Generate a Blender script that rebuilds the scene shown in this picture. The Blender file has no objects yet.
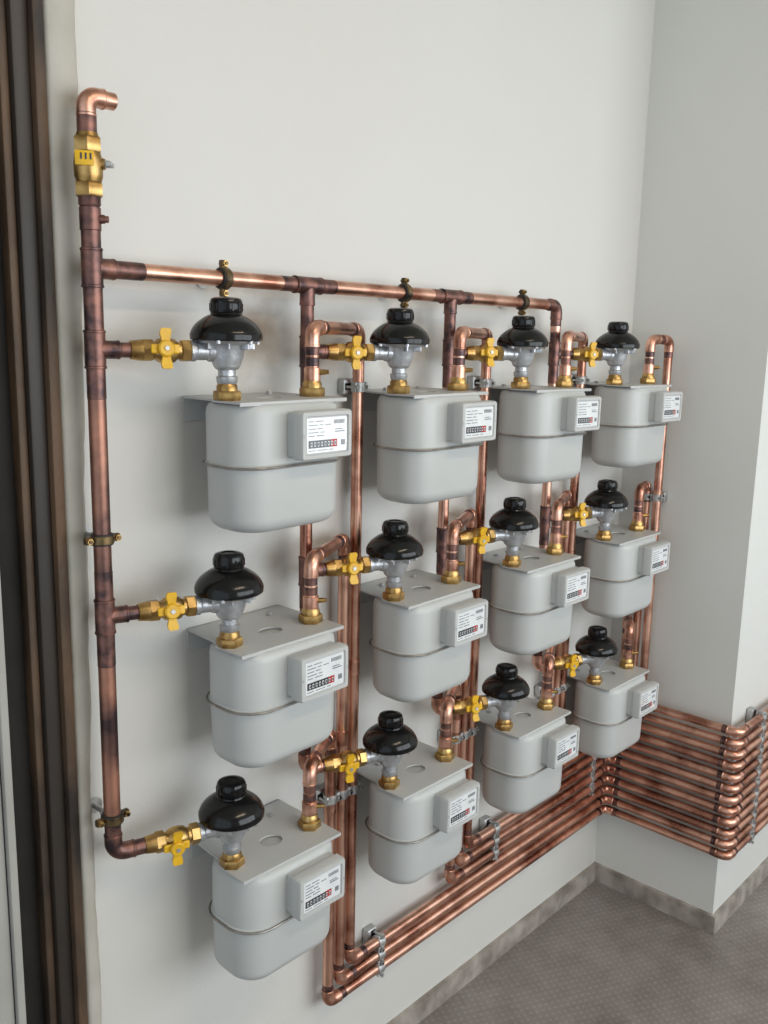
import bpy, bmesh, math, random
from mathutils import Matrix, Vector
random.seed(4)
scene = bpy.context.scene
V = Vector

# ------------------------------------------------------------------ materials
def new_mat(name):
    m = bpy.data.materials.new(name); m.use_nodes = True
    nt = m.node_tree; b = nt.nodes["Principled BSDF"]
    return m, nt, b

def noise_mat(name, c1, c2, scale=20, rough=0.5, metal=0.0, r2=None, bump=0.0, bscale=None, coat=0.0, pos=(0.35,0.65), detail=4, spec=None, stretch=None):
    m, nt, b = new_mat(name)
    tc = nt.nodes.new("ShaderNodeTexCoord")
    n = nt.nodes.new("ShaderNodeTexNoise"); n.inputs["Scale"].default_value = scale; n.inputs["Detail"].default_value = detail
    if stretch:
        mp = nt.nodes.new("ShaderNodeMapping"); mp.inputs["Scale"].default_value = stretch
        nt.links.new(tc.outputs["Object"], mp.inputs["Vector"]); nt.links.new(mp.outputs["Vector"], n.inputs["Vector"])
    else:
        nt.links.new(tc.outputs["Object"], n.inputs["Vector"])
    cr = nt.nodes.new("ShaderNodeValToRGB")
    cr.color_ramp.elements[0].position = pos[0]; cr.color_ramp.elements[1].position = pos[1]
    cr.color_ramp.elements[0].color = (*c1, 1); cr.color_ramp.elements[1].color = (*c2, 1)
    nt.links.new(n.outputs["Fac"], cr.inputs["Fac"])
    nt.links.new(cr.outputs["Color"], b.inputs["Base Color"])
    b.inputs["Metallic"].default_value = metal
    b.inputs["Roughness"].default_value = rough
    if spec is not None: b.inputs["Specular IOR Level"].default_value = spec
    if r2 is not None:
        mr = nt.nodes.new("ShaderNodeMapRange"); mr.inputs["To Min"].default_value = rough; mr.inputs["To Max"].default_value = r2
        mr.inputs["From Min"].default_value = 0.3; mr.inputs["From Max"].default_value = 0.7
        nt.links.new(n.outputs["Fac"], mr.inputs["Value"]); nt.links.new(mr.outputs["Result"], b.inputs["Roughness"])
    if coat: b.inputs["Coat Weight"].default_value = coat
    if bump:
        n2 = nt.nodes.new("ShaderNodeTexNoise"); n2.inputs["Scale"].default_value = bscale or scale*4; n2.inputs["Detail"].default_value = 6
        nt.links.new(tc.outputs["Object"], n2.inputs["Vector"])
        bp = nt.nodes.new("ShaderNodeBump"); bp.inputs["Strength"].default_value = bump; bp.inputs["Distance"].default_value = 0.004
        nt.links.new(n2.outputs["Fac"], bp.inputs["Height"]); nt.links.new(bp.outputs["Normal"], b.inputs["Normal"])
    return m

M_COPPER = noise_mat("copper_tube", (0.40,0.18,0.125), (0.80,0.47,0.35), 13, 0.25, 1.0, r2=0.38, pos=(0.38,0.58), detail=6)
M_COPFIT = noise_mat("copper_fitting", (0.36,0.16,0.11), (0.84,0.48,0.36), 30, 0.28, 1.0, r2=0.42, pos=(0.36,0.62), detail=6)
M_SOLDER = noise_mat("heat_tarnished_copper", (0.070,0.048,0.052), (0.30,0.15,0.12), 45, 0.36, 0.9, r2=0.5)
M_RISER  = noise_mat("oxidised_riser_copper", (0.085,0.055,0.058), (0.50,0.25,0.175), 9, 0.36, 1.0, r2=0.52, pos=(0.42,0.64), detail=7)
M_BRASS  = noise_mat("brass", (0.32,0.19,0.065), (0.62,0.41,0.16), 40, 0.30, 1.0, r2=0.42)
M_YELLOW = noise_mat("yellow_handle_paint", (0.66,0.36,0.01), (0.80,0.48,0.02), 30, 0.38, 0.0)
M_BLACK  = noise_mat("black_plastic", (0.003,0.003,0.0035), (0.005,0.005,0.005), 30, 0.12, 0.0, r2=0.20, spec=0.36)
M_ALU    = noise_mat("cast_aluminium", (0.40,0.41,0.43), (0.56,0.57,0.59), 60, 0.38, 0.75, bump=0.15, bscale=300)
M_GREY   = noise_mat("grey_meter_enamel", (0.46,0.47,0.46), (0.49,0.50,0.49), 4, 0.42, 0.0, coat=0.06)
M_GREYP  = noise_mat("grey_counter_plastic", (0.47,0.475,0.465), (0.49,0.495,0.485), 10, 0.45, 0.0)
M_ZINC   = noise_mat("galvanised_steel", (0.36,0.36,0.36), (0.58,0.58,0.57), 50, 0.42, 0.85, r2=0.55)
M_DBRASS = noise_mat("dark_clamp_steel", (0.03,0.025,0.02), (0.22,0.15,0.07), 60, 0.4, 0.8)
M_WIRE   = noise_mat("seam_band_steel", (0.22,0.205,0.185), (0.34,0.315,0.285), 50, 0.4, 0.6)
M_LABEL  = noise_mat("label_white", (0.68,0.70,0.72), (0.76,0.78,0.79), 20, 0.12, 0.0, coat=0.6)
M_INK    = noise_mat("label_ink", (0.02,0.02,0.025), (0.05,0.05,0.06), 20, 0.25, 0.0, coat=0.5)
M_TEXT   = noise_mat("label_print_grey", (0.16,0.16,0.18), (0.25,0.25,0.27), 20, 0.25, 0.0, coat=0.5)
M_RED    = noise_mat("label_red", (0.38,0.02,0.02), (0.44,0.03,0.03), 20, 0.25, 0.0)
M_RUBBER = noise_mat("clamp_rubber_black", (0.01,0.01,0.01), (0.03,0.03,0.03), 30, 0.6, 0.0)
M_CREAM  = noise_mat("cream_frame_paint", (0.37,0.345,0.29), (0.48,0.455,0.40), 7, 0.6, 0.0, bump=0.8, bscale=18)
M_RUST   = noise_mat("rusty_brown_steel", (0.018,0.012,0.008), (0.12,0.068,0.036), 16, 0.6, 0.0, bump=0.4, bscale=60, stretch=(1,1,.25))
M_BROWN  = noise_mat("brown_frame_paint", (0.018,0.013,0.010), (0.042,0.029,0.020), 9, 0.5, 0.0, stretch=(1,1,.2))
M_DARK   = noise_mat("gap_shade_fill", (0.006,0.005,0.004), (0.014,0.011,0.009), 12, 0.8)  # near-black fill painted in as the shade of gap, slot and pipe end
M_DOOR   = noise_mat("grey_door_paint", (0.34,0.33,0.30), (0.40,0.39,0.36), 5, 0.5)
M_SKIRT  = noise_mat("stone_skirting", (0.20,0.175,0.15), (0.42,0.38,0.34), 16, 0.6, 0.0, bump=0.3, detail=8)
M_CEIL   = noise_mat("ceiling_paint", (0.68,0.65,0.57), (0.72,0.69,0.61), 3, 0.85)
M_ADDED_LAMP, _nt, _b = new_mat("added_lamp_diffuser"); _b.inputs["Emission Color"].default_value=(1,.86,.66,1); _b.inputs["Emission Strength"].default_value=2.0  # glowing face of the added, unseen lamp

def wall_mat(name, c1, c2, stains=()):
    m, nt, b = new_mat(name)
    tc = nt.nodes.new("ShaderNodeTexCoord")
    n = nt.nodes.new("ShaderNodeTexNoise"); n.inputs["Scale"].default_value = 1.6; n.inputs["Detail"].default_value = 5
    nt.links.new(tc.outputs["Object"], n.inputs["Vector"])
    mx = nt.nodes.new("ShaderNodeMix"); mx.data_type = 'RGBA'
    mx.inputs[6].default_value = (*c1,1); mx.inputs[7].default_value = (*c2,1)
    nt.links.new(n.outputs["Fac"], mx.inputs[0])
    col = mx.outputs[2]
    # scorch marks left on the plaster by the soldering torch
    for (p, rad, s) in stains:
        vm = nt.nodes.new("ShaderNodeVectorMath"); vm.operation = 'DISTANCE'; vm.inputs[1].default_value = p
        n3 = nt.nodes.new("ShaderNodeTexNoise"); n3.inputs["Scale"].default_value = 25
        nt.links.new(tc.outputs["Object"], n3.inputs["Vector"])
        nt.links.new(tc.outputs["Object"], vm.inputs[0])
        ad = nt.nodes.new("ShaderNodeMath"); ad.operation = 'MULTIPLY_ADD'; ad.inputs[1].default_value = rad*1.1
        nt.links.new(n3.outputs["Fac"], ad.inputs[0]); nt.links.new(vm.outputs["Value"], ad.inputs[2])
        mr = nt.nodes.new("ShaderNodeMapRange"); mr.inputs["From Min"].default_value = rad*0.6; mr.inputs["From Max"].default_value = rad*2.0
        mr.inputs["To Min"].default_value = s; mr.inputs["To Max"].default_value = 0
        nt.links.new(ad.outputs[0], mr.inputs["Value"])
        m2 = nt.nodes.new("ShaderNodeMix"); m2.data_type = 'RGBA'; m2.inputs[7].default_value = (0.20,0.13,0.07,1)
        nt.links.new(mr.outputs["Result"], m2.inputs[0]); nt.links.new(col, m2.inputs[6]); col = m2.outputs[2]
    nt.links.new(col, b.inputs["Base Color"])
    b.inputs["Roughness"].default_value = 0.5
    n2 = nt.nodes.new("ShaderNodeTexNoise"); n2.inputs["Scale"].default_value = 120; n2.inputs["Detail"].default_value = 5
    n4 = nt.nodes.new("ShaderNodeTexNoise"); n4.inputs["Scale"].default_value = 5; n4.inputs["Detail"].default_value = 3
    nt.links.new(tc.outputs["Object"], n2.inputs["Vector"]); nt.links.new(tc.outputs["Object"], n4.inputs["Vector"])
    ma = nt.nodes.new("ShaderNodeMath"); ma.operation='MULTIPLY_ADD'; ma.inputs[1].default_value = 6.0
    nt.links.new(n4.outputs["Fac"], ma.inputs[0]); nt.links.new(n2.outputs["Fac"], ma.inputs[2])
    bp = nt.nodes.new("ShaderNodeBump"); bp.inputs["Strength"].default_value = 0.25; bp.inputs["Distance"].default_value = 0.0015
    nt.links.new(ma.outputs[0], bp.inputs["Height"]); nt.links.new(bp.outputs["Normal"], b.inputs["Normal"])
    return m

stains = [((0.975,0,1.595),0.055,0.95), ((1.345,0,1.595),0.055,0.9), ((1.12,0,1.56),0.04,0.5), ((1.74,0,1.60),0.04,0.7),
          ((0.63,0,1.60),0.03,0.5), ((1.02,0,1.20),0.03,0.4), ((1.39,0,1.22),0.03,0.4),((0.90,0,1.665),0.03,0.4)]
M_WALL = wall_mat("painted_plaster", (0.61,0.595,0.56), (0.655,0.645,0.615), stains)
M_WALL2 = wall_mat("painted_plaster_end", (0.635,0.635,0.605), (0.685,0.685,0.66))

# floor: studded grey vinyl, diamond set
M_FLOOR, nt, b = new_mat("studded_grey_floor")
tc = nt.nodes.new("ShaderNodeTexCoord")
mp = nt.nodes.new("ShaderNodeMapping"); mp.inputs["Rotation"].default_value = (0,0,math.radians(28))
nt.links.new(tc.outputs["Object"], mp.inputs["Vector"])
vo = nt.nodes.new("ShaderNodeTexVoronoi"); vo.inputs["Scale"].default_value = 60; vo.inputs["Randomness"].default_value = 0.0
nt.links.new(mp.outputs["Vector"], vo.inputs["Vector"])
n1 = nt.nodes.new("ShaderNodeTexNoise"); n1.inputs["Scale"].default_value = 3.5; n1.inputs["Detail"].default_value = 10; n1.inputs["Roughness"].default_value = 0.75
nt.links.new(tc.outputs["Object"], n1.inputs["Vector"])
cr = nt.nodes.new("ShaderNodeValToRGB"); cr.color_ramp.elements[0].position=.34; cr.color_ramp.elements[1].position=.66
cr.color_ramp.elements[0].color=(0.17,0.148,0.132,1); cr.color_ramp.elements[1].color=(0.30,0.275,0.255,1)
nt.links.new(n1.outputs["Fac"], cr.inputs["Fac"])
mr = nt.nodes.new("ShaderNodeMapRange"); mr.inputs["From Min"].default_value=.24; mr.inputs["From Max"].default_value=.40
mr.inputs["To Min"].default_value=1.12; mr.inputs["To Max"].default_value=.90
nt.links.new(vo.outputs["Distance"], mr.inputs["Value"])
mm = nt.nodes.new("ShaderNodeVectorMath"); mm.operation='SCALE'
nt.links.new(cr.outputs["Color"], mm.inputs[0]); nt.links.new(mr.outputs["Result"], mm.inputs["Scale"])
nt.links.new(mm.outputs["Vector"], b.inputs["Base Color"])
bp = nt.nodes.new("ShaderNodeBump"); bp.inputs["Strength"].default_value=.6; bp.inputs["Distance"].default_value=.003
nt.links.new(mr.outputs["Result"], bp.inputs["Height"]); nt.links.new(bp.outputs["Normal"], b.inputs["Normal"])
b.inputs["Roughness"].default_value=.42

# ------------------------------------------------------------------ mesh builder
class MB:
    def __init__(s): s.v=[]; s.f=[]; s.mi=[]; s.mats=[]
    def mat(s,m):
        if m not in s.mats: s.mats.append(m)
        return s.mats.index(m)
    def add(s, verts, faces, m):
        o=len(s.v); s.v += [tuple(p) for p in verts]
        i=s.mat(m)
        for f in faces: s.f.append([a+o for a in f]); s.mi.append(i)
    def mesh(s,name,ang=38):
        me=bpy.data.meshes.new(name); me.from_pydata(s.v,[],s.f)
        for m in s.mats: me.materials.append(m)
        me.polygons.foreach_set("material_index", s.mi)
        bm=bmesh.new(); bm.from_mesh(me)
        bmesh.ops.recalc_face_normals(bm, faces=bm.faces)
        for f in bm.faces: f.smooth=True
        for e in bm.edges:
            if len(e.link_faces)==2 and e.calc_face_angle(0)>math.radians(ang): e.smooth=False
        bm.to_mesh(me); bm.free()
        return me
    def obj(s,name,ang=38):
        o=bpy.data.objects.new(name, s.mesh(name,ang)); scene.collection.objects.link(o); return o

def inst(name, me, M):
    o=bpy.data.objects.new(name,me); scene.collection.objects.link(o); o.matrix_world=M; return o

def frame(loc, axis, up=V((0,0,1))):
    z=V(axis).normalized(); x=up.cross(z)
    if x.length<1e-4: x=V((1,0,0))
    x.normalize(); y=z.cross(x)
    M=Matrix((x,y,z)).transposed().to_4x4(); M.translation=V(loc); return M

def lathe(mb, prof, M, mat, seg=28, rot=0):
    vs=[];fs=[]
    for h,r in prof:
        for i in range(seg):
            a=2*math.pi*i/seg+rot
            vs.append(M@V((r*math.cos(a),r*math.sin(a),h)))
    for k in range(len(prof)-1):
        for i in range(seg):
            j=(i+1)%seg
            fs.append([k*seg+i,k*seg+j,(k+1)*seg+j,(k+1)*seg+i])
    fs.append(list(range(seg))[::-1]); fs.append([(len(prof)-1)*seg+i for i in range(seg)])
    mb.add(vs,fs,mat)

def rrect(w,d,r,n=6):
    r=max(min(r,w/2-1e-5,d/2-1e-5),1e-5); out=[]
    for cx,cy,a0 in ((w/2-r,d/2-r,0),(-w/2+r,d/2-r,90),(-w/2+r,-d/2+r,180),(w/2-r,-d/2+r,270)):
        for i in range(n+1):
            a=math.radians(a0+90*i/n); out.append((cx+r*math.cos(a),cy+r*math.sin(a)))
    return out

def stack(mb, layers, M, mat, n=6):
    vs=[];fs=[]; N=4*(n+1)
    for z,w,d,r in layers:
        for x,y in rrect(w,d,r,n): vs.append(M@V((x,y,z)))
    for k in range(len(layers)-1):
        for i in range(N):
            j=(i+1)%N; fs.append([k*N+i,k*N+j,(k+1)*N+j,(k+1)*N+i])
    fs.append(list(range(N))[::-1]); fs.append([(len(layers)-1)*N+i for i in range(N)])
    mb.add(vs,fs,mat)

def box(mb, c, s, mat, bev=0.001, R=None):
    M=Matrix.Translation(V(c)) @ (R.to_4x4() if R else Matrix.Identity(4))
    w,d,h=s; b=min(bev,w/3,d/3,h/3)
    stack(mb,[(-h/2,w-2*b,d-2*b,b),(-h/2+b,w,d,b),(h/2-b,w,d,b),(h/2,w-2*b,d-2*b,b)],M,mat,n=2)

def fillet(pts, R, n=8):
    pts=[V(p) for p in pts]; out=[pts[0]]; arcs=[]
    for i in range(1,len(pts)-1):
        a,b,c=pts[i-1],pts[i],pts[i+1]
        d1=(a-b).normalized(); d2=(c-b).normalized(); ang=d1.angle(d2)
        if ang>math.radians(178): out.append(b); continue
        t=R/math.tan(ang/2); cen=b+(d1+d2).normalized()*(R/math.sin(ang/2))
        p1=b+d1*t; p2=b+d2*t
        seg=[]
        u=(p1-cen); w=(p2-cen); tot=u.angle(w); ax=u.cross(w).normalized()
        for k in range(n+1):
            seg.append(cen+Matrix.Rotation(tot*k/n,3,ax)@u)
        arcs.append((seg,d1,d2)); out+=seg
    out.append(pts[-1]); return out, arcs

def sweep(mb, path, r, mat, seg=16, closed=False, cap=True):
    P=[V(p) for p in path]; n=len(P)
    T=[]
    for i in range(n):
        if closed: t=P[(i+1)%n]-P[i-1]
        else: t=P[min(i+1,n-1)]-P[max(i-1,0)]
        T.append(t.normalized())
    u=T[0].orthogonal().normalized(); vs=[];fs=[]
    for i in range(n):
        u=(u-T[i]*u.dot(T[i])).normalized(); w=T[i].cross(u)
        rr=r[i] if isinstance(r,(list,tuple)) else r
        for k in range(seg):
            a=2*math.pi*k/seg; vs.append(P[i]+(u*math.cos(a)+w*math.sin(a))*rr)
    m=n if closed else n-1
    for i in range(m):
        i2=(i+1)%n
        for k in range(seg):
            j=(k+1)%seg; fs.append([i*seg+k,i*seg+j,i2*seg+j,i2*seg+k])
    if cap and not closed:
        fs.append(list(range(seg))[::-1]); fs.append([(n-1)*seg+k for k in range(seg)])
    mb.add(vs,fs,mat)

def ring(mb, p, axis, r, L, mat, seg=20):
    b=min(0.0008,L/4)
    lathe(mb,[(-L/2,r-b),(-L/2+b,r),(L/2-b,r),(L/2,r-b)],frame(p,axis),mat,seg)

def pipe(mb, pts, r, R, mat, fit=M_COPFIT, collar=0.012, tarn=True):
    path,arcs=fillet(pts,R); sweep(mb,path,r,mat)
    for seg,d1,d2 in arcs:
        e=[seg[0]+d1*collar]+seg+[seg[-1]+d2*collar]
        sweep(mb,e,r+0.0014,fit)
        ring(mb,seg[0]+d1*collar,d1,r+0.0020,0.004,fit); ring(mb,seg[-1]+d2*collar,d2,r+0.0020,0.004,fit)
        if tarn:
            ring(mb,seg[0]+d1*(collar+0.008),d1,r+0.0004,0.014,M_SOLDER)
            ring(mb,seg[-1]+d2*(collar+0.009),d2,r+0.0004,0.016,M_SOLDER)

def tee(mb, p, axis, r, bdir, rb, L=0.052, Lb=0.026, mat=M_SOLDER):
    p=V(p); ring(mb,p,axis,r+0.0018,L,mat); a=V(axis).normalized(); b=V(bdir).normalized()
    for s in (-1,1): ring(mb,p+a*s*(L/2-0.002),axis,r+0.0026,0.004,mat)
    ring(mb,p+b*(Lb/2+r*0.4),b,rb+0.002,Lb,mat); ring(mb,p+b*(Lb+r*0.4),b,rb+0.0026,0.004,mat)

# ------------------------------------------------------------------ layout (metres)
CORNER=2.265; JOG=-0.363; FLOOR=0.02
REG_X=[0.829,1.207,1.586,1.979]
FEED_X=[0.652,1.042,1.420,1.802]
PLATE_Z=[1.500,1.121,0.747]
YR=-0.115; YF=-0.055; YP=-0.036
BR=0.071
OUT=0.170
MAN_Z=1.679
DROP={0:[1.185,1.155,1.125],1:[1.571,1.541,1.511],2:[1.958,1.928,1.898]}
XW2=CORNER-0.036
D4=[-0.126,-0.096,-0.066]
HZ=[0.275+0.0316*i for i in range(12)]

# ------------------------------------------------------------------ gas meter mesh (origin = inlet axis at plate top)
def meter_mesh():
    mb=MB(); cx=0.0880; cy=-0.0; w=0.210; d=0.126; r=0.048
    M=Matrix.Translation((cx,cy,0))
    T=-0.004
    L=[(T,w-.018,d-.018,r-.009),(T-.003,w-.008,d-.008,r-.004),(T-.009,w-.002,d-.002,r-.001),(T-.016,w,d,r),(-.093,w,d,r),
       (-.0945,w+.006,d+.006,r+.003),(-.0985,w+.006,d+.006,r+.003),(-.100,w-.001,d-.001,r),(-.175,w-.004,d-.003,r-.002)]
    for i in range(1,8):
        a=math.radians(90*i/7); q=.023
        L.append((-.175-q*math.sin(a), w-.004-2*q*(1-math.cos(a)), d-.003-2*q*(1-math.cos(a)), r-.002-.014*(1-math.cos(a))))
    stack(mb,L,M,M_GREY,n=10)
    sweep(mb,[M@V((x,y,-.0965)) for x,y in rrect(w+.010,d+.010,r+.005,10)],.0021,M_WIRE,seg=8,closed=True)
    yf=-d/2
    F=Matrix.Translation((0.1115,yf+.004,-.050)) @ Matrix.Rotation(math.radians(90),4,'X')
    stack(mb,[(0,.098,.068,.004),(.020,.098,.068,.004),(.0205,.104,.073,.005),(.036,.104,.073,.005),(.040,.100,.069,.004),(.040,.088,.058,.003),(.0370,.086,.056,.003)],F,M_GREYP,n=4)
    stack(mb,[(.0371,.084,.054,.002),(.0385,.082,.052,.002)],F,M_LABEL,n=2)
    def lab(x,y,wd,ht,mat,z=.0388):
        M4=F@Matrix.Translation((x,y,z)); stack(mb,[(-.0003,wd,ht,.0001),(.0003,wd,ht,.0001)],M4,mat,n=1)
    lab(-.009,-.013,.058,.0115,M_INK)
    lab(.0135,-.013,.0130,.0115,M_RED,.0389)
    for i in range(8):
        x=-.033+i*.0070
        lab(x,-.013,.0034,.0062,M_LABEL,.0393); lab(x,-.013,.0018,.0040,M_INK,.0397)
    for y,ws in [(.021,[.010,.016]),(.0155,[.018,.008,.012]),(.010,[.014,.010]),(.0045,[.020,.008]),(-.0005,[.012,.016]),(-.0225,[.014,.020,.008])]:
        x=-.038
        for wv in ws:
            lab(x+wv/2,y,wv,.0012,M_TEXT); x+=wv+.004
    for i in range(9): lab(.014+i*.0026,.019,.0010,.006,M_TEXT)
    lab(.033,-.013,.008,.008,M_TEXT); lab(.026,.004,.020,.0015,M_TEXT); lab(.024,.0075,.016,.0012,M_TEXT)
    for sx in (-.0475,.0475):
        lathe(mb,[(0,.0018),(.0010,.0016)],F@Matrix.Translation((sx,0.0,.0397)),M_ZINC,10)
    hc=V((cx+.004,0.012)); hr=.017
    poly=[V((.000,-YR-.0005)),V((-.006,.030)),V((-.018,.012)),V((-.018,-.052)),V((.196,-.052)),V((.196,-YR-.0005))]
    angs=sorted([math.atan2(p.y-hc.y,p.x-hc.x) for p in poly]+[2*math.pi*i/40-math.pi for i in range(40)])
    def hit(a):
        dx,dy=math.cos(a),math.sin(a); best=None
        for i in range(len(poly)):
            p=poly[i]; e=poly[(i+1)%len(poly)]-p; den=dx*e.y-dy*e.x
            if abs(den)<1e-9: continue
            t=((p.x-hc.x)*e.y-(p.y-hc.y)*e.x)/den; s=((p.x-hc.x)*dy-(p.y-hc.y)*dx)/den
            if t>0 and -1e-6<=s<=1+1e-6 and (best is None or t<best): best=t
        return (hc.x+dx*best,hc.y+dy*best)
    N=len(angs); vs=[]
    for z in (0,-.003):
        for a in angs: vs.append((*hit(a),z))
        for a in angs: vs.append((hc.x+hr*1.25*math.cos(a),hc.y+hr*math.sin(a),z))
    fs=[]
    for i in range(N):
        j=(i+1)%N
        fs+=[[i,j,N+j,N+i],[2*N+i,3*N+i,3*N+j,2*N+j],[i,2*N+i,2*N+j,j],[N+i,N+j,3*N+j,3*N+i]]
    mb.add(vs,fs,M_GREYP)
    box(mb,(.098,-YR-.002,-.020),(.196,.003,.040),M_GREYP,.0005)
    box(mb,(.089,-.0525,-.003),(.214,.002,.006),M_GREYP,.0005)
    for bx in (.05,.145): lathe(mb,[(0,.007),(.001,.007),(.001,.005),(.005,.0045)],Matrix.Translation((bx,.078,0)),M_ZINC,6)
    for ox in (0,OUT):
        Mo=Matrix.Translation((ox,0,0))
        lathe(mb,[(0,.019),(.002,.0205),(.012,.0205),(.014,.019)],Mo,M_BRASS,6,rot=.3)
        lathe(mb,[(.013,.0155),(.021,.0155),(.024,.0135),(.026,.013)],Mo,M_BRASS,24)
    return mb.mesh("gas_meter")

def regulator_mesh():
    mb=MB(); I=Matrix.Identity(4)
    lathe(mb,[(.022,.012),(.026,.0150),(.034,.0160),(.036,.013),(.044,.013),(.046,.017),(.050,.020),(.0505,.020)],I,M_ALU,24)
    lathe(mb,[(.0505,.020),(.056,.022),(.064,.025),(.072,.026),(.080,.030),(.083,.043),(.087,.047),(.092,.047)],I,M_ALU,36)
    for k in range(8):
        a=k*math.pi/4+.2
        box(mb,(.030*math.cos(a),.030*math.sin(a),.079),(.022,.003,.010),M_ALU,.0008,Matrix.Rotation(a,3,'Z'))
    lathe(mb,[(.086,.050),(.088,.0525),(.095,.0530),(.099,.0515),(.1035,.0495),(.109,.0455),(.114,.0400),(.119,.0330),(.122,.0275),(.1235,.0235),
              (.1255,.0225),(.127,.0235),(.142,.0235),(.146,.0215),(.1478,.017),(.1482,.012),(.1470,.011),(.1470,.001)],I,M_BLACK,44)
    for k in range(12):
        a=k*math.pi/6
        box(mb,(.0236*math.cos(a),.0236*math.sin(a),.134),(.0016,.003,.011),M_BLACK,.0004,Matrix.Rotation(a,3,'Z'))
    for k in range(6):
        a=k*math.pi/3+.4
        lathe(mb,[(.082,.0035),(.0875,.0035)],Matrix.Translation((.0475*math.cos(a),.0475*math.sin(a),0)),M_ALU,8)
    return mb.mesh("gas_pressure_regulator")

def valve_mesh():
    mb=MB(); F=frame((0,0,0),(-1,0,0))
    lathe(mb,[(.012,.0165),(.028,.0150),(.030,.0130),(.046,.0130),(.048,.0150),(.055,.0150),(.056,.011)],F,M_ALU,24)
    lathe(mb,[(.055,.0150),(.056,.0165),(.068,.0165),(.069,.0150)],F,M_BRASS,6)
    lathe(mb,[(.068,.0125),(.073,.0125),(.078,.0165),(.086,.0180),(.094,.0180),(.101,.0165),(.106,.0125),(.110,.0125)],F,M_BRASS,24)
    lathe(mb,[(.109,.0150),(.110,.0165),(.123,.0165),(.124,.0150)],F,M_BRASS,6)
    lathe(mb,[(.123,.0150),(.138,.0132),(.140,.0128)],F,M_BRASS,24)
    X=-.096
    S=frame((X,0,0),(0,-1,0))
    lathe(mb,[(.014,.008),(.024,.008)],S,M_BRASS,12)
    lathe(mb,[(.022,.0105),(.024,.0115),(.030,.0115),(.032,.0095)],S,M_YELLOW,20)
    lathe(mb,[(.032,.004),(.0335,.0035)],S,M_ZINC,6)
    for s in (-1,1):
        P=[( .0, .006),(.008,.0055),(.014,.0060),(.020,.0078),(.025,.0078),(.028,.0055)]
        out=[(p[1],p[0]*s) for p in P]+[(-p[1],p[0]*s) for p in reversed(P)]
        n=len(out); vs=[(X+a,-.022-(.003 if abs(b)>.02 else 0),b) for a,b in out]+[(X+a,-.0275-(.003 if abs(b)>.02 else 0),b) for a,b in out]
        fs=[list(range(n)),list(range(n,2*n))[::-1]]+[[i,(i+1)%n,n+(i+1)%n,n+i] for i in range(n)]
        mb.add(vs,fs,M_YELLOW)
        box(mb,(X+s*.013,-.0220,0),(.014,.005,.013),M_YELLOW,.0015)
    return mb.mesh("gas_ball_valve",30)

ME_M=meter_mesh(); ME_R=regulator_mesh(); ME_V=valve_mesh()
for c in range(4):
    for r in range(3):
        x=REG_X[c]; z=PLATE_Z[r]
        inst("gas_meter",ME_M,Matrix.Translation((x,YR,z))@Matrix.Rotation(random.uniform(-.012,.012),4,'Y'))
        jit=random.uniform(-.05,.05)
        inst("gas_pressure_regulator",ME_R,Matrix.Translation((x,YR,z))@Matrix.Rotation(random.uniform(0,6),4,'Z'))
        ang=math.atan2(YR-YF,x-FEED_X[c])
        inst("gas_ball_valve",ME_V,Matrix.Translation((x,YR,z+BR))@Matrix.Rotation(ang,4,'Z')@Matrix.Rotation(jit*3,4,'X'))

# ------------------------------------------------------------------ supply riser
mb=MB(); RX=FEED_X[0]; rr=.0125
zb=PLATE_Z[2]+BR
def bdir(c): return (V((REG_X[c],YR,0))-V((FEED_X[c],YF,0))).normalized()
d0=bdir(0)
def branch_end(c,z): return V((REG_X[c],YR,z))-bdir(c)*.136
path=[V((RX,YF,1.762)),V((RX,YF,zb)),branch_end(0,zb)]
pipe(mb,[path[0],V((RX,YF,zb+.05))],rr,.02,M_RISER)
pipe(mb,[V((RX,YF,zb+.06)),path[1],path[2]],.0118,.018,M_SOLDER,fit=M_SOLDER)
for r in (0,1):
    z=PLATE_Z[r]+BR
    tee(mb,(RX,YF,z),(0,0,1),rr,d0,.0105)
    pipe(mb,[V((RX,YF,z)),branch_end(0,z)],.0105,.02,M_SOLDER)
tee(mb,(RX,YF,MAN_Z),(0,0,1),rr,(1,0,0),.0118)
ring(mb,(RX,YF,MAN_Z-.050),(0,0,1),rr+.0005,.07,M_SOLDER)
ring(mb,(RX,YF,MAN_Z+.040),(0,0,1),rr+.0005,.05,M_SOLDER)
ring(mb,(RX,YF,PLATE_Z[1]+BR+.045),(0,0,1),rr+.0005,.045,M_SOLDER)
ring(mb,(RX,YF,PLATE_Z[0]+BR-.045),(0,0,1),rr+.0005,.045,M_SOLDER)
ring(mb,(RX,YF,PLATE_Z[1]+BR-.050),(0,0,1),rr+.0005,.05,M_SOLDER)
I0=Matrix.Translation((RX,YF,0))
lathe(mb,[(1.758,.013),(1.760,.0145),(1.770,.0145),(1.772,.016)],I0,M_SOLDER,24)
lathe(mb,[(1.770,.0180),(1.772,.0195),(1.786,.0195),(1.788,.0180)],I0,M_BRASS,6)
lathe(mb,[(1.788,.016),(1.796,.0185),(1.812,.0190),(1.822,.0175),(1.826,.016)],I0,M_BRASS,28)
lathe(mb,[(1.825,.0175),(1.827,.0190),(1.843,.0190),(1.845,.0175)],I0,M_BRASS,6)
lathe(mb,[(1.845,.0145),(1.850,.0140)],I0,M_BRASS,24)
pipe(mb,[V((RX,YF,1.848)),V((RX,YF,1.896)),V((RX+.040,YF+.0,1.896))],.0112,.015,M_COPPER,collar=.009,tarn=False)
ring(mb,(RX,YF,1.862),(0,0,1),.0128,.026,M_SOLDER)
lathe(mb,[(.0,.0100),(.0012,.0100)],frame((RX+.0398,YF,1.896),(1,0,0)),M_DARK,20)
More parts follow.
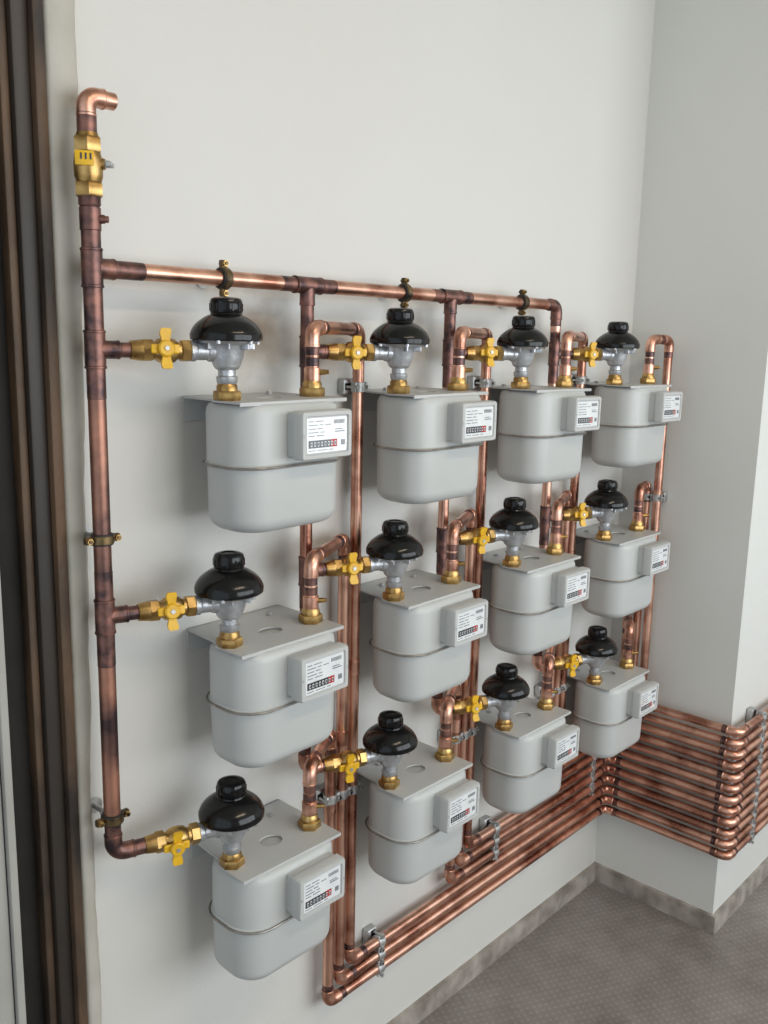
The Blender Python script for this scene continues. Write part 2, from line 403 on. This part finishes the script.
S=frame((RX,YF,1.812),(.75,-.66,0))
lathe(mb,[(.012,.008),(.022,.007)],S,M_BRASS,14); lathe(mb,[(.022,.0055),(.028,.005)],S,M_ZINC,6)
box(mb,S@V((.003,0,.027)),(.018,.006,.009),M_ZINC,.001,S.to_3x3())
S=frame((RX,YF,1.816),(-.6,-.8,0))
box(mb,S@V((-.002,0,.0195)),(.024,.018,.001),M_YELLOW,.0003,S.to_3x3())
for k in (-1,0,1): box(mb,S@V((k*.006,.002,.0202)),(.0025,.008,.0006),M_INK,.0001,S.to_3x3())
S=frame((RX,YF,1.742),(.7,-.7,0))
lathe(mb,[(.010,.006),(.019,.006),(.019,.0045),(.024,.0045)],S,M_SOLDER,10)
ring(mb,(RX,YF,1.742),(0,0,1),.0142,.03,M_SOLDER)
mb.obj("supply_riser_pipe")

# ------------------------------------------------------------------ manifold
mb=MB()
pipe(mb,[V((RX+.02,YF,MAN_Z)),V((FEED_X[3],YF,MAN_Z)),V((FEED_X[3],YF,MAN_Z-.06))],.0118,.018,M_COPPER,fit=M_SOLDER)
ring(mb,(RX+.055,YF,MAN_Z),(1,0,0),.0124,.045,M_SOLDER)
for c in (1,2):
    tee(mb,(FEED_X[c],YF,MAN_Z),(1,0,0),.0118,(0,0,-1),.0108,L=.06)
    for s in (-1,1): ring(mb,(FEED_X[c]+s*.045,YF,MAN_Z),(1,0,0),.0121,.03,M_SOLDER)
mb.obj("manifold_pipe")

# ------------------------------------------------------------------ feeder pipes per column
for c in (1,2,3):
    mb=MB(); fx=FEED_X[c]; d=bdir(c)
    pipe(mb,[V((fx,YF,MAN_Z-.02)),V((fx,YF,zb)),branch_end(c,zb)],.0108,.018,M_COPPER)
    ring(mb,(fx,YF,MAN_Z-.055),(0,0,1),.0114,.055,M_SOLDER)
    for r in (0,1):
        z=PLATE_Z[r]+BR
        tee(mb,(fx,YF,z),(0,0,1),.0108,d,.0105)
        sweep(mb,[V((fx,YF,z)),branch_end(c,z)],.0108,M_SOLDER)
        ring(mb,(fx,YF,z-.045),(0,0,1),.0112,.045,M_SOLDER)
    mb.obj("feeder_pipe")

# ------------------------------------------------------------------ outlet pipes
r0=.0108
for c in range(4):
    for r in range(3):
        mb=MB(); x=REG_X[c]+OUT; z=PLATE_Z[r]; top=z+.110
        if c<3: dp=V((DROP[c][r],YP,0))
        else: dp=V((XW2,D4[r],0))
        hz=HZ[3*c+(2-r)]
        pts=[V((x,YR,z+.024)),V((x,YR,top)),V((dp.x,dp.y,top)),V((dp.x,dp.y,hz))]
        if c<3: pts+=[V((XW2,YP,hz))]
        ye=JOG-.036
        pts+=[V((XW2,ye,hz)),V((3.6,ye,hz))]
        pipe(mb,pts,r0,.017,M_COPPER)
        ring(mb,(x,YR,z+.036),(0,0,1),r0+.0026,.022,M_COPFIT)
        S=frame((x,YR,z+.038),(.6,-.8,.1)); lathe(mb,[(.010,.0045),(.022,.0045),(.022,.0035),(.027,.0035)],S,M_BRASS,8)
        ring(mb,(x,YR,z+.056),(0,0,1),r0+.0006,.014,M_SOLDER)
        if c<3:
            ring(mb,(dp.x,dp.y,(top+hz)/2+.07*r),(0,0,1),r0+.0014,.03,M_COPFIT)
        mb.obj("outlet_pipe")

# ------------------------------------------------------------------ clamps
def round_clamp(name,p,axis,wall_dir,dist,mband):
    mb=MB(); p=V(p); a=V(axis).normalized(); w=V(wall_dir).normalized(); s=a.cross(w)
    ring(mb,p,a,.0158,.016,M_RUBBER); ring(mb,p,a,.0170,.012,mband)
    sweep(mb,[p+w*.016,p+w*(dist-.001)],.004,M_ZINC,10)
    lathe(mb,[(0,.008),(.006,.008)],frame(p+w*.017,w),M_ZINC,6)
    lathe(mb,[(0,.013),(.002,.012)],frame(p+w*(dist-.003),w),M_ZINC,20)
    for q in (-1,1):
        R=Matrix((s,w,a)).transposed()
        box(mb,p+s*q*.021,(.012,.008,.011),mband,.001,R)
        sweep(mb,[p+s*q*.022-w*.010,p+s*q*.022+w*.008],.0026,M_DBRASS,8)
        lathe(mb,[(0,.0048),(.004,.0048)],frame(p+s*q*.022-w*.008,w),M_BRASS,6)
    return mb.obj(name)
for x in (.87,1.283,1.664): round_clamp("round_pipe_clamp",(x,YF,MAN_Z),(1,0,0),(0,1,0),-YF,M_DBRASS)
for z in (1.306,.876): round_clamp("round_pipe_clamp",(RX,YF,z),(0,0,1),(0,1,0),-YF,M_DBRASS)

def rail_clamp(points, paxis, n, ext=.018):
    mb=MB(); P=[V(p) for p in points]; n=V(n); a=V(paxis)
    t=(P[-1]-P[0]).normalized() if len(P)>1 else a.cross(n).normalized()
    mid=(P[0]+P[-1])/2; Lr=(P[-1]-P[0]).length+2*ext
    off=.0355
    R=Matrix((a,t,n)).transposed()
    box(mb,mid-n*(off-.009),(.028,Lr,.018),M_ZINC,.002,R)
    box(mb,mid-n*(off-.0185),(.012,Lr-.004,.002),M_DARK,.0003,R)
    for p in P:
        ring(mb,p,a,.0136,.018,M_ZINC)
        for q in (-1,1):
            sweep(mb,[p+t*q*.0142-n*.014,p+t*q*.0142+n*.012],.0026,M_ZINC,8)
            box(mb,p+t*q*.0135+n*.006,(.018,.004,.006),M_ZINC,.0006,R)
            lathe(mb,[(0,.0042),(.0035,.0042)],frame(p+t*q*.0142+n*.011,n),M_ZINC,6)
    mb.obj("pipe_clamp_rail")
rail_clamp([(1.274,YP,z) for z in HZ[0:3]],(1,0,0),(0,-1,0))
rail_clamp([(1.68,YP,z) for z in HZ[3:6]],(1,0,0),(0,-1,0))
rail_clamp([(2.136,YP,z) for z in HZ[3:9]],(1,0,0),(0,-1,0))
rail_clamp([(2.375,JOG-.036,z) for z in HZ],(1,0,0),(0,-1,0))
for c in range(3):
    rail_clamp([(DROP[c][0],YP,1.508)],(0,0,1),(0,-1,0))
    rail_clamp([(x,YP,.722) for x in DROP[c]],(0,0,1),(0,-1,0))
rail_clamp([(XW2,D4[0],1.20),(XW2,D4[1],1.20)],(0,0,1),(-1,0,0),ext=.012)

# ------------------------------------------------------------------ room shell
H=2.85; X0=-1.6; X1=4.4; Y1=-3.0
def slab(name,a,b_,mat):
    mb=MB(); a=V(a); b_=V(b_)
    vs=[(x,y,z) for x in (a.x,b_.x) for y in (a.y,b_.y) for z in (a.z,b_.z)]
    fs=[[0,1,3,2],[4,6,7,5],[0,4,5,1],[2,3,7,6],[0,2,6,4],[1,5,7,3]]
    mb.add(vs,fs,mat); return mb.obj(name)
slab("floor",(X0,Y1-.2,FLOOR-.1),(X1,.25,FLOOR),M_FLOOR)
slab("ceiling",(X0,Y1-.2,H),(X1,.25,H+.1),M_CEIL)
slab("wall_main",(.622,0,FLOOR),(CORNER+.0,.2,H),M_WALL)
slab("wall_end",(CORNER,JOG,FLOOR),(X1,.2,H),M_WALL2)
slab("wall_far",(X1,Y1,FLOOR),(X1+.15,JOG,H),M_WALL2)
wx0,wx1,wz0,wz1=0.2,4.1,.75,2.5
slab("wall_window",(X0,Y1-.15,FLOOR),(wx0,Y1,H),M_WALL2)
slab("wall_window_b",(wx1,Y1-.15,FLOOR),(X1,Y1,H),M_WALL2)
slab("wall_window_c",(wx0,Y1-.15,FLOOR),(wx1,Y1,wz0),M_WALL2)
slab("wall_window_d",(wx0,Y1-.15,wz1),(wx1,Y1,H),M_WALL2)
mb=MB()
for k in range(4): box(mb,(wx0+.03+(wx1-wx0-.06)*k/3,Y1-.05,(wz0+wz1)/2),(.06,.06,wz1-wz0),M_CREAM,.004)
for z in (wz0+.03,wz1-.03): box(mb,((wx0+wx1)/2,Y1-.05,z),(wx1-wx0,.06,.06),M_CREAM,.004)
mb.obj("window_1")
BH=.052
slab("baseboard_main",(.66,-.012,FLOOR),(CORNER,0,FLOOR+BH),M_SKIRT)
slab("baseboard_end",(CORNER-.012,JOG-.012,FLOOR),(CORNER,-.012,FLOOR+BH),M_SKIRT)
slab("baseboard_jog",(CORNER,JOG-.012,FLOOR),(X1,JOG,FLOOR+BH),M_SKIRT)
# door frame at left: rough cream plaster return, rusty steel frame, grey leaf
mb=MB(); vs=[];fs=[]; n=140
for i in range(n+1):
    z=FLOOR+(H-FLOOR)*i/n
    e=.650+.0165*max(-.3,min(1.3,(z-1.15)/.75))+.0022*math.sin(i*.4)*math.sin(i*.17)+random.uniform(-.0009,.0009)
    e=min(e,.668)
    vs+=[(.620,.02,z),(.620,-.012,z),(.626,-.017,z),(e-.007,-.016+random.uniform(-.0005,.0005),z),(e-.001,-.011,z),(e,.001,z)]
for i in range(n):
    for k in range(5):
        a=i*6+k; fs.append([a,a+1,a+7,a+6])
mb.add(vs,fs,M_CREAM); mb.obj("trim_1",60)
mb=MB()
zc=(FLOOR+H)/2; hh=H-FLOOR
box(mb,(.6115,.008,zc),(.016,.050,hh),M_RUST,.003)
box(mb,(.592,.020,zc),(.024,.050,hh),M_BROWN,.003)
box(mb,(.5735,.030,zc),(.013,.050,hh),M_RUST,.003)
box(mb,(.549,.050,zc),(.040,.05,hh),M_DARK,.002)  # solid strip painting in the shade beside the door leaf
mb.obj("trim_2")
mb=MB()
box(mb,(.105,.030,zc),(.82,.045,hh-.02),M_DOOR,.003)
box(mb,(.522,.004,zc),(.012,.012,hh-.02),M_DOOR,.002)
mb.obj("door_1")
slab("wall_left",(X0,0,FLOOR),(-.30,.2,H),M_WALL)
mb=MB(); box(mb,(1.0,-1.7,H-.03),(1.24,.16,.05),M_CREAM,.006); box(mb,(1.0,-1.7,H-.062),(1.2,.12,.014),M_ADDED_LAMP,.004)
mb.obj("added_ceiling_lamp")  # unseen fixture, added to warm the top of the main wall

# ------------------------------------------------------------------ light
w=bpy.data.worlds.new("world"); scene.world=w; w.use_nodes=True
bg=w.node_tree.nodes["Background"]; bg.inputs["Color"].default_value=(.80,.90,1.0,1); bg.inputs["Strength"].default_value=1.05
def area(name,loc,aim,sx,sy,e,col):
    l=bpy.data.lights.new(name,'AREA'); l.shape='RECTANGLE'; l.size=sx; l.size_y=sy; l.energy=e; l.color=col
    o=bpy.data.objects.new(name,l); scene.collection.objects.link(o); o.location=loc
    o.rotation_euler=(V(aim)-V(loc)).to_track_quat('-Z','Y').to_euler(); return o
area("window_daylight",((wx0+wx1)/2,Y1-.10,(wz0+wz1)/2),((wx0+wx1)/2,0,(wz0+wz1)/2-.6),wx1-wx0-.1,wz1-wz0-.1,72,(.92,.97,1.0))
area("added_lamp_light",(1.0,-1.7,H-.075),(1.0,-1.7,0),1.2,.12,13,(1,.82,.60))  # added warm light for the upper wall, no known source

# ------------------------------------------------------------------ camera
cam=bpy.data.cameras.new("camera"); co=bpy.data.objects.new("camera",cam); scene.collection.objects.link(co)
fw=V((.7223,.6665,-.1848)).normalized(); up=V((.1212,.1412,.9825)); rt=fw.cross(up).normalized(); up=rt.cross(fw)
Mx=Matrix((rt,up,-fw)).transposed().to_4x4(); Mx.translation=V((0,-1.2,1.59))
co.matrix_world=Mx
cam.sensor_width=36; cam.lens=906/1024*36; cam.clip_start=.02
scene.camera=co
scene.view_settings.view_transform='Standard'
